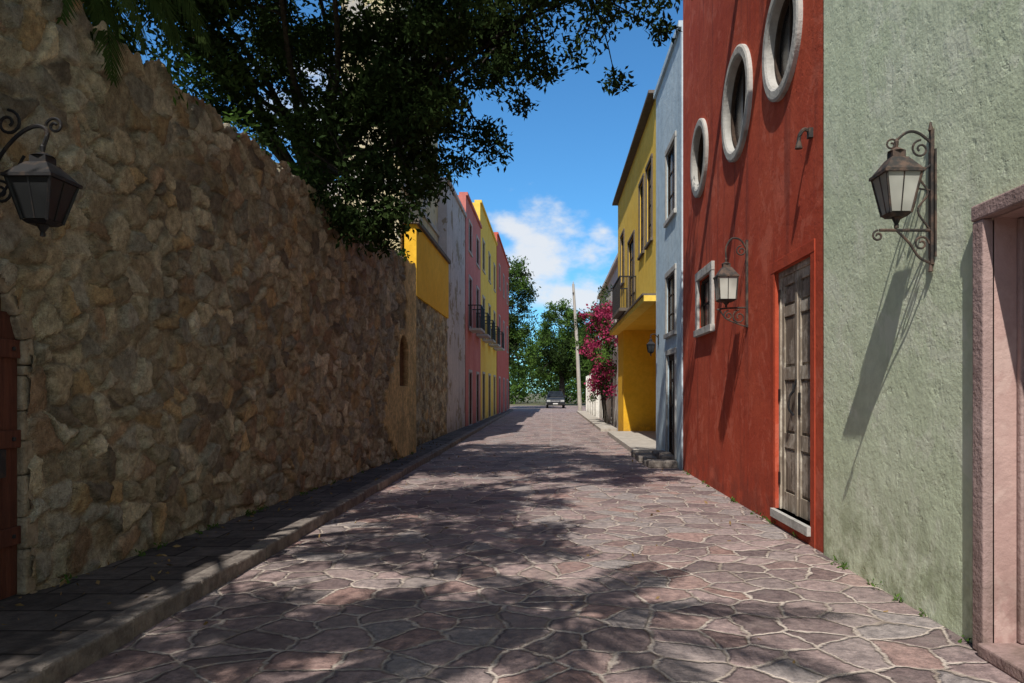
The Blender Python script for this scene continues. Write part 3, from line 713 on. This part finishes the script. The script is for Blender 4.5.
cs[:280,0]=-3.85+np.abs(g.normal(0,.45,280)); cs[:,2]=np.where(cs[:,0]<-2.9,.128,.008)
leafcloud('fallen_leaves',cs.tolist(),[.015]*n,1,.065,('deadleaf',),None,seed=6,flat=.3)
R=random.Random(5); cs=[];rs=[]
for _ in range(26): y=R.uniform(5,18); cs.append((wx(y)-.1+R.uniform(-.2,.12),y,WH+R.uniform(-.05,.2))); rs.append(R.uniform(.12,.3))
leafcloud('wall_top_weeds',cs,rs,60,.09,('leaf2','leaf'),None,seed=12)
R=random.Random(6); cs=[];rs=[]
for _ in range(46):
    if R.random()<.5: y=R.uniform(4.7,15); cs.append((XG-.03,y,.02)); 
    else: y=R.uniform(5.6,18); cs.append((wx(y)+.1,y,.14))
    rs.append(R.uniform(.02,.05))
leafcloud('weeds',cs,rs,12,.045,('leaf2',),None,seed=13)

# ------------------------------------------------------------------ utility pole, car
mb=MB(); mb.tube([(2.28,60,0),(2.05,60,5.2),(1.72,60,10.4)],[.17,.14,.10],'concrete',12); mb.box(1.66,1.76,59.8,60.2,9.6,9.7,'darkwood')
mb.frustum(1.72,60,10.4,.05,10.6,.03,'trimstone',8)
mb.build('utility_pole')
def paint():
    n=NT('car_paint'); return n.fin(n.mix(n.rng(n.noise(2,3),.3,.7),(.02,.024,.03),(.03,.035,.045)),.35,spec=.4)
M['paint']=paint(); M['tyre']=glass('tyre_rubber',(.015,.015,.015),.8,.2); M['lampglass']=glass('headlight_glass',(.4,.4,.38),.15); M['chrome']=NT('chrome_trim').fin((.4,.4,.42),.3,metal=.8)
p=parent('parked_car',(.35,76,0)); X,Yc=.35,74.5
def prof(mb,pts,hw,m,taper=None):
    n=len(pts); L=[(X-(taper[i] if taper else hw),Yc+a,b) for i,(a,b) in enumerate(pts)]; Rr=[(X+(taper[i] if taper else hw),Yc+a,b) for i,(a,b) in enumerate(pts)]
    mb.solid(L+Rr,[tuple(range(n)),tuple(range(2*n-1,n-1,-1))]+[(i,n+i,n+(i+1)%n,(i+1)%n) for i in range(n)],m)
mb=MB(); prof(mb,[(0,.35),(0,.85),(.15,1.0),(1.25,1.1),(4.4,1.12),(4.55,.9),(4.55,.35)],.92,'paint')
prof(mb,[(1.15,1.1),(1.95,1.72),(4.0,1.74),(4.45,1.11)],.8,'paint',[.86,.68,.68,.84]); mb.build('body',p,bevel=.05)
mb=MB(); mb.face([(X-.78,Yc+1.17,1.18),(X+.78,Yc+1.17,1.18),(X+.62,Yc+1.83,1.70),(X-.62,Yc+1.83,1.70)],'glass')
for s_ in (-1,1): mb.face([(X+s_*.875,Yc+1.5,1.18),(X+s_*.875,Yc+4.2,1.18),(X+s_*.715,Yc+3.85,1.68),(X+s_*.715,Yc+2.05,1.68)],'glass')
mb.build('windows',p)
mb=MB(); mb.box(X-.45,X+.45,Yc-.03,Yc,.62,.82,'tyre'); mb.box(X-.9,X+.9,Yc-.06,Yc+.02,.36,.55,'tyre'); mb.box(X-.25,X+.25,Yc-.08,Yc-.06,.42,.53,'white')
for z in (.67,.72,.77): mb.box(X-.44,X+.44,Yc-.04,Yc-.03,z-.008,z+.008,'chrome')
for s_ in (-1,1):
    mb.box(X+s_*.5,X+s_*.88,Yc-.02,Yc+.05,.66,.84,'lampglass'); mb.box(X+s_*.92,X+s_*1.1,Yc+1.35,Yc+1.5,1.1,1.25,'paint')
mb.build('front_trim',p,bevel=.01)
mb=MB()
for s_ in (-1,1):
    for yy in (.85,3.7):
        mb.tube([(X+s_*.72,Yc+yy,.34),(X+s_*.94,Yc+yy,.34)],.34,'tyre',20); mb.tube([(X+s_*.93,Yc+yy,.34),(X+s_*.95,Yc+yy,.34)],.2,'chrome',14)
mb.build('wheels',p)

# ------------------------------------------------------------------ light, sky, camera
D=Vector((.45,1.7,-2.2)).normalized()
sl=bpy.data.lights.new('sun','SUN'); sl.energy=5.0; sl.angle=math.radians(.5); sl.color=(1,.95,.87)
so=bpy.data.objects.new('sun',sl); so.rotation_euler=D.to_track_quat('-Z','Y').to_euler(); so.location=(-3,-10,15); COL.objects.link(so)
w=bpy.data.worlds.new('World'); S.world=w; w.use_nodes=True; t=w.node_tree; bg=t.nodes['Background']; bg.inputs['Strength'].default_value=.13
try: w.cycles.sampling_method='NONE'
except Exception as ex: print(ex)
sky=t.nodes.new('ShaderNodeTexSky'); sky.sky_type='NISHITA'; sky.sun_disc=False
sky.sun_elevation=math.asin(-D.z); sky.sun_rotation=math.atan2(-D.x,-D.y); sky.air_density=1.0; sky.dust_density=.5; sky.ozone_density=2.0
tc=t.nodes.new('ShaderNodeTexCoord')
def vm(op,a,b):
    x=t.nodes.new('ShaderNodeVectorMath'); x.operation=op
    for i,q in enumerate((a,b)):
        if isinstance(q,bpy.types.NodeSocket): t.links.new(q,x.inputs[i])
        else: x.inputs[i].default_value=q
    return x
def mt(op,a,b,clamp=False):
    x=t.nodes.new('ShaderNodeMath'); x.operation=op; x.use_clamp=clamp
    for i,q in enumerate((a,b)):
        if isinstance(q,bpy.types.NodeSocket): t.links.new(q,x.inputs[i])
        else: x.inputs[i].default_value=q
    return x.outputs[0]
def mrange(v,a,b,c=0.,d=1.):
    x=t.nodes.new('ShaderNodeMapRange'); x.interpolation_type='SMOOTHSTEP'
    for k,q in zip(('From Min','From Max','To Min','To Max'),(a,b,c,d)): x.inputs[k].default_value=q
    t.links.new(v,x.inputs['Value']); return x.outputs[0]
def cmix(f,a,b,mode='MIX'):
    x=t.nodes.new('ShaderNodeMix'); x.data_type='RGBA'; x.blend_type=mode
    for i,q in ((0,f),(6,a),(7,b)):
        if isinstance(q,bpy.types.NodeSocket): t.links.new(q,x.inputs[i])
        else: x.inputs[i].default_value=q
    return x.outputs[2]
clouds=[(546,258,66,44),(512,228,36,19),(604,232,20,15),(575,296,64,28),(345,110,80,45)]
acc=None
for (px,py,rx,ry) in clouds:
    d=Vector(((px-552)/740,1,(392-py)/740)); d.normalize()
    s_=vm('SUBTRACT',tc.outputs['Generated'],tuple(d)); m_=vm('MULTIPLY',s_.outputs[0],(740/rx,740/rx,740/ry)); l_=vm('LENGTH',m_.outputs[0],(0,0,0)).outputs['Value']
    v_=mt('SUBTRACT',1.0,l_); acc=v_ if acc is None else mt('MAXIMUM',acc,v_)
nz=t.nodes.new('ShaderNodeTexNoise'); nz.inputs['Scale'].default_value=15; nz.inputs['Detail'].default_value=5; nz.inputs['Roughness'].default_value=.56
mp=vm('MULTIPLY',tc.outputs['Generated'],(1,1,1.7)); t.links.new(mp.outputs[0],nz.inputs['Vector'])
sep=t.nodes.new('ShaderNodeSeparateXYZ'); t.links.new(tc.outputs['Generated'],sep.inputs[0]); dy=sep.outputs[1]
fill_clouds=mrange(dy,.35,-.25,-1.0,.15)  # unseen cloud cover behind the camera, added to lift neutral ambient light
a_=mt('ADD',mt('MAXIMUM',acc,fill_clouds),mt('MULTIPLY',mt('SUBTRACT',nz.outputs['Fac'],.5),3.0))
cf=mrange(a_,-.1,.9,0,.92)
deep=mrange(dy,.1,.8)
tint=cmix(deep,(.92,.97,1.0,1),(.47,.98,1.30,1)); skyc=cmix(1.0,sky.outputs[0],tint,'MULTIPLY')
t.links.new(cmix(cf,skyc,(6.3,6.5,6.8,1)),bg.inputs['Color'])
cd=bpy.data.cameras.new('camera'); cam=bpy.data.objects.new('camera',cd); COL.objects.link(cam); S.camera=cam
cam.location=(0,0,1.6); cam.rotation_euler=(math.radians(90),0,0); cd.lens=26.02; cd.sensor_width=36; cd.shift_x=-40/1024; cd.shift_y=51/1024; cd.clip_end=3000; cd.clip_start=.05
S.view_settings.view_transform='Standard'; S.view_settings.look='None'; S.view_settings.exposure=0
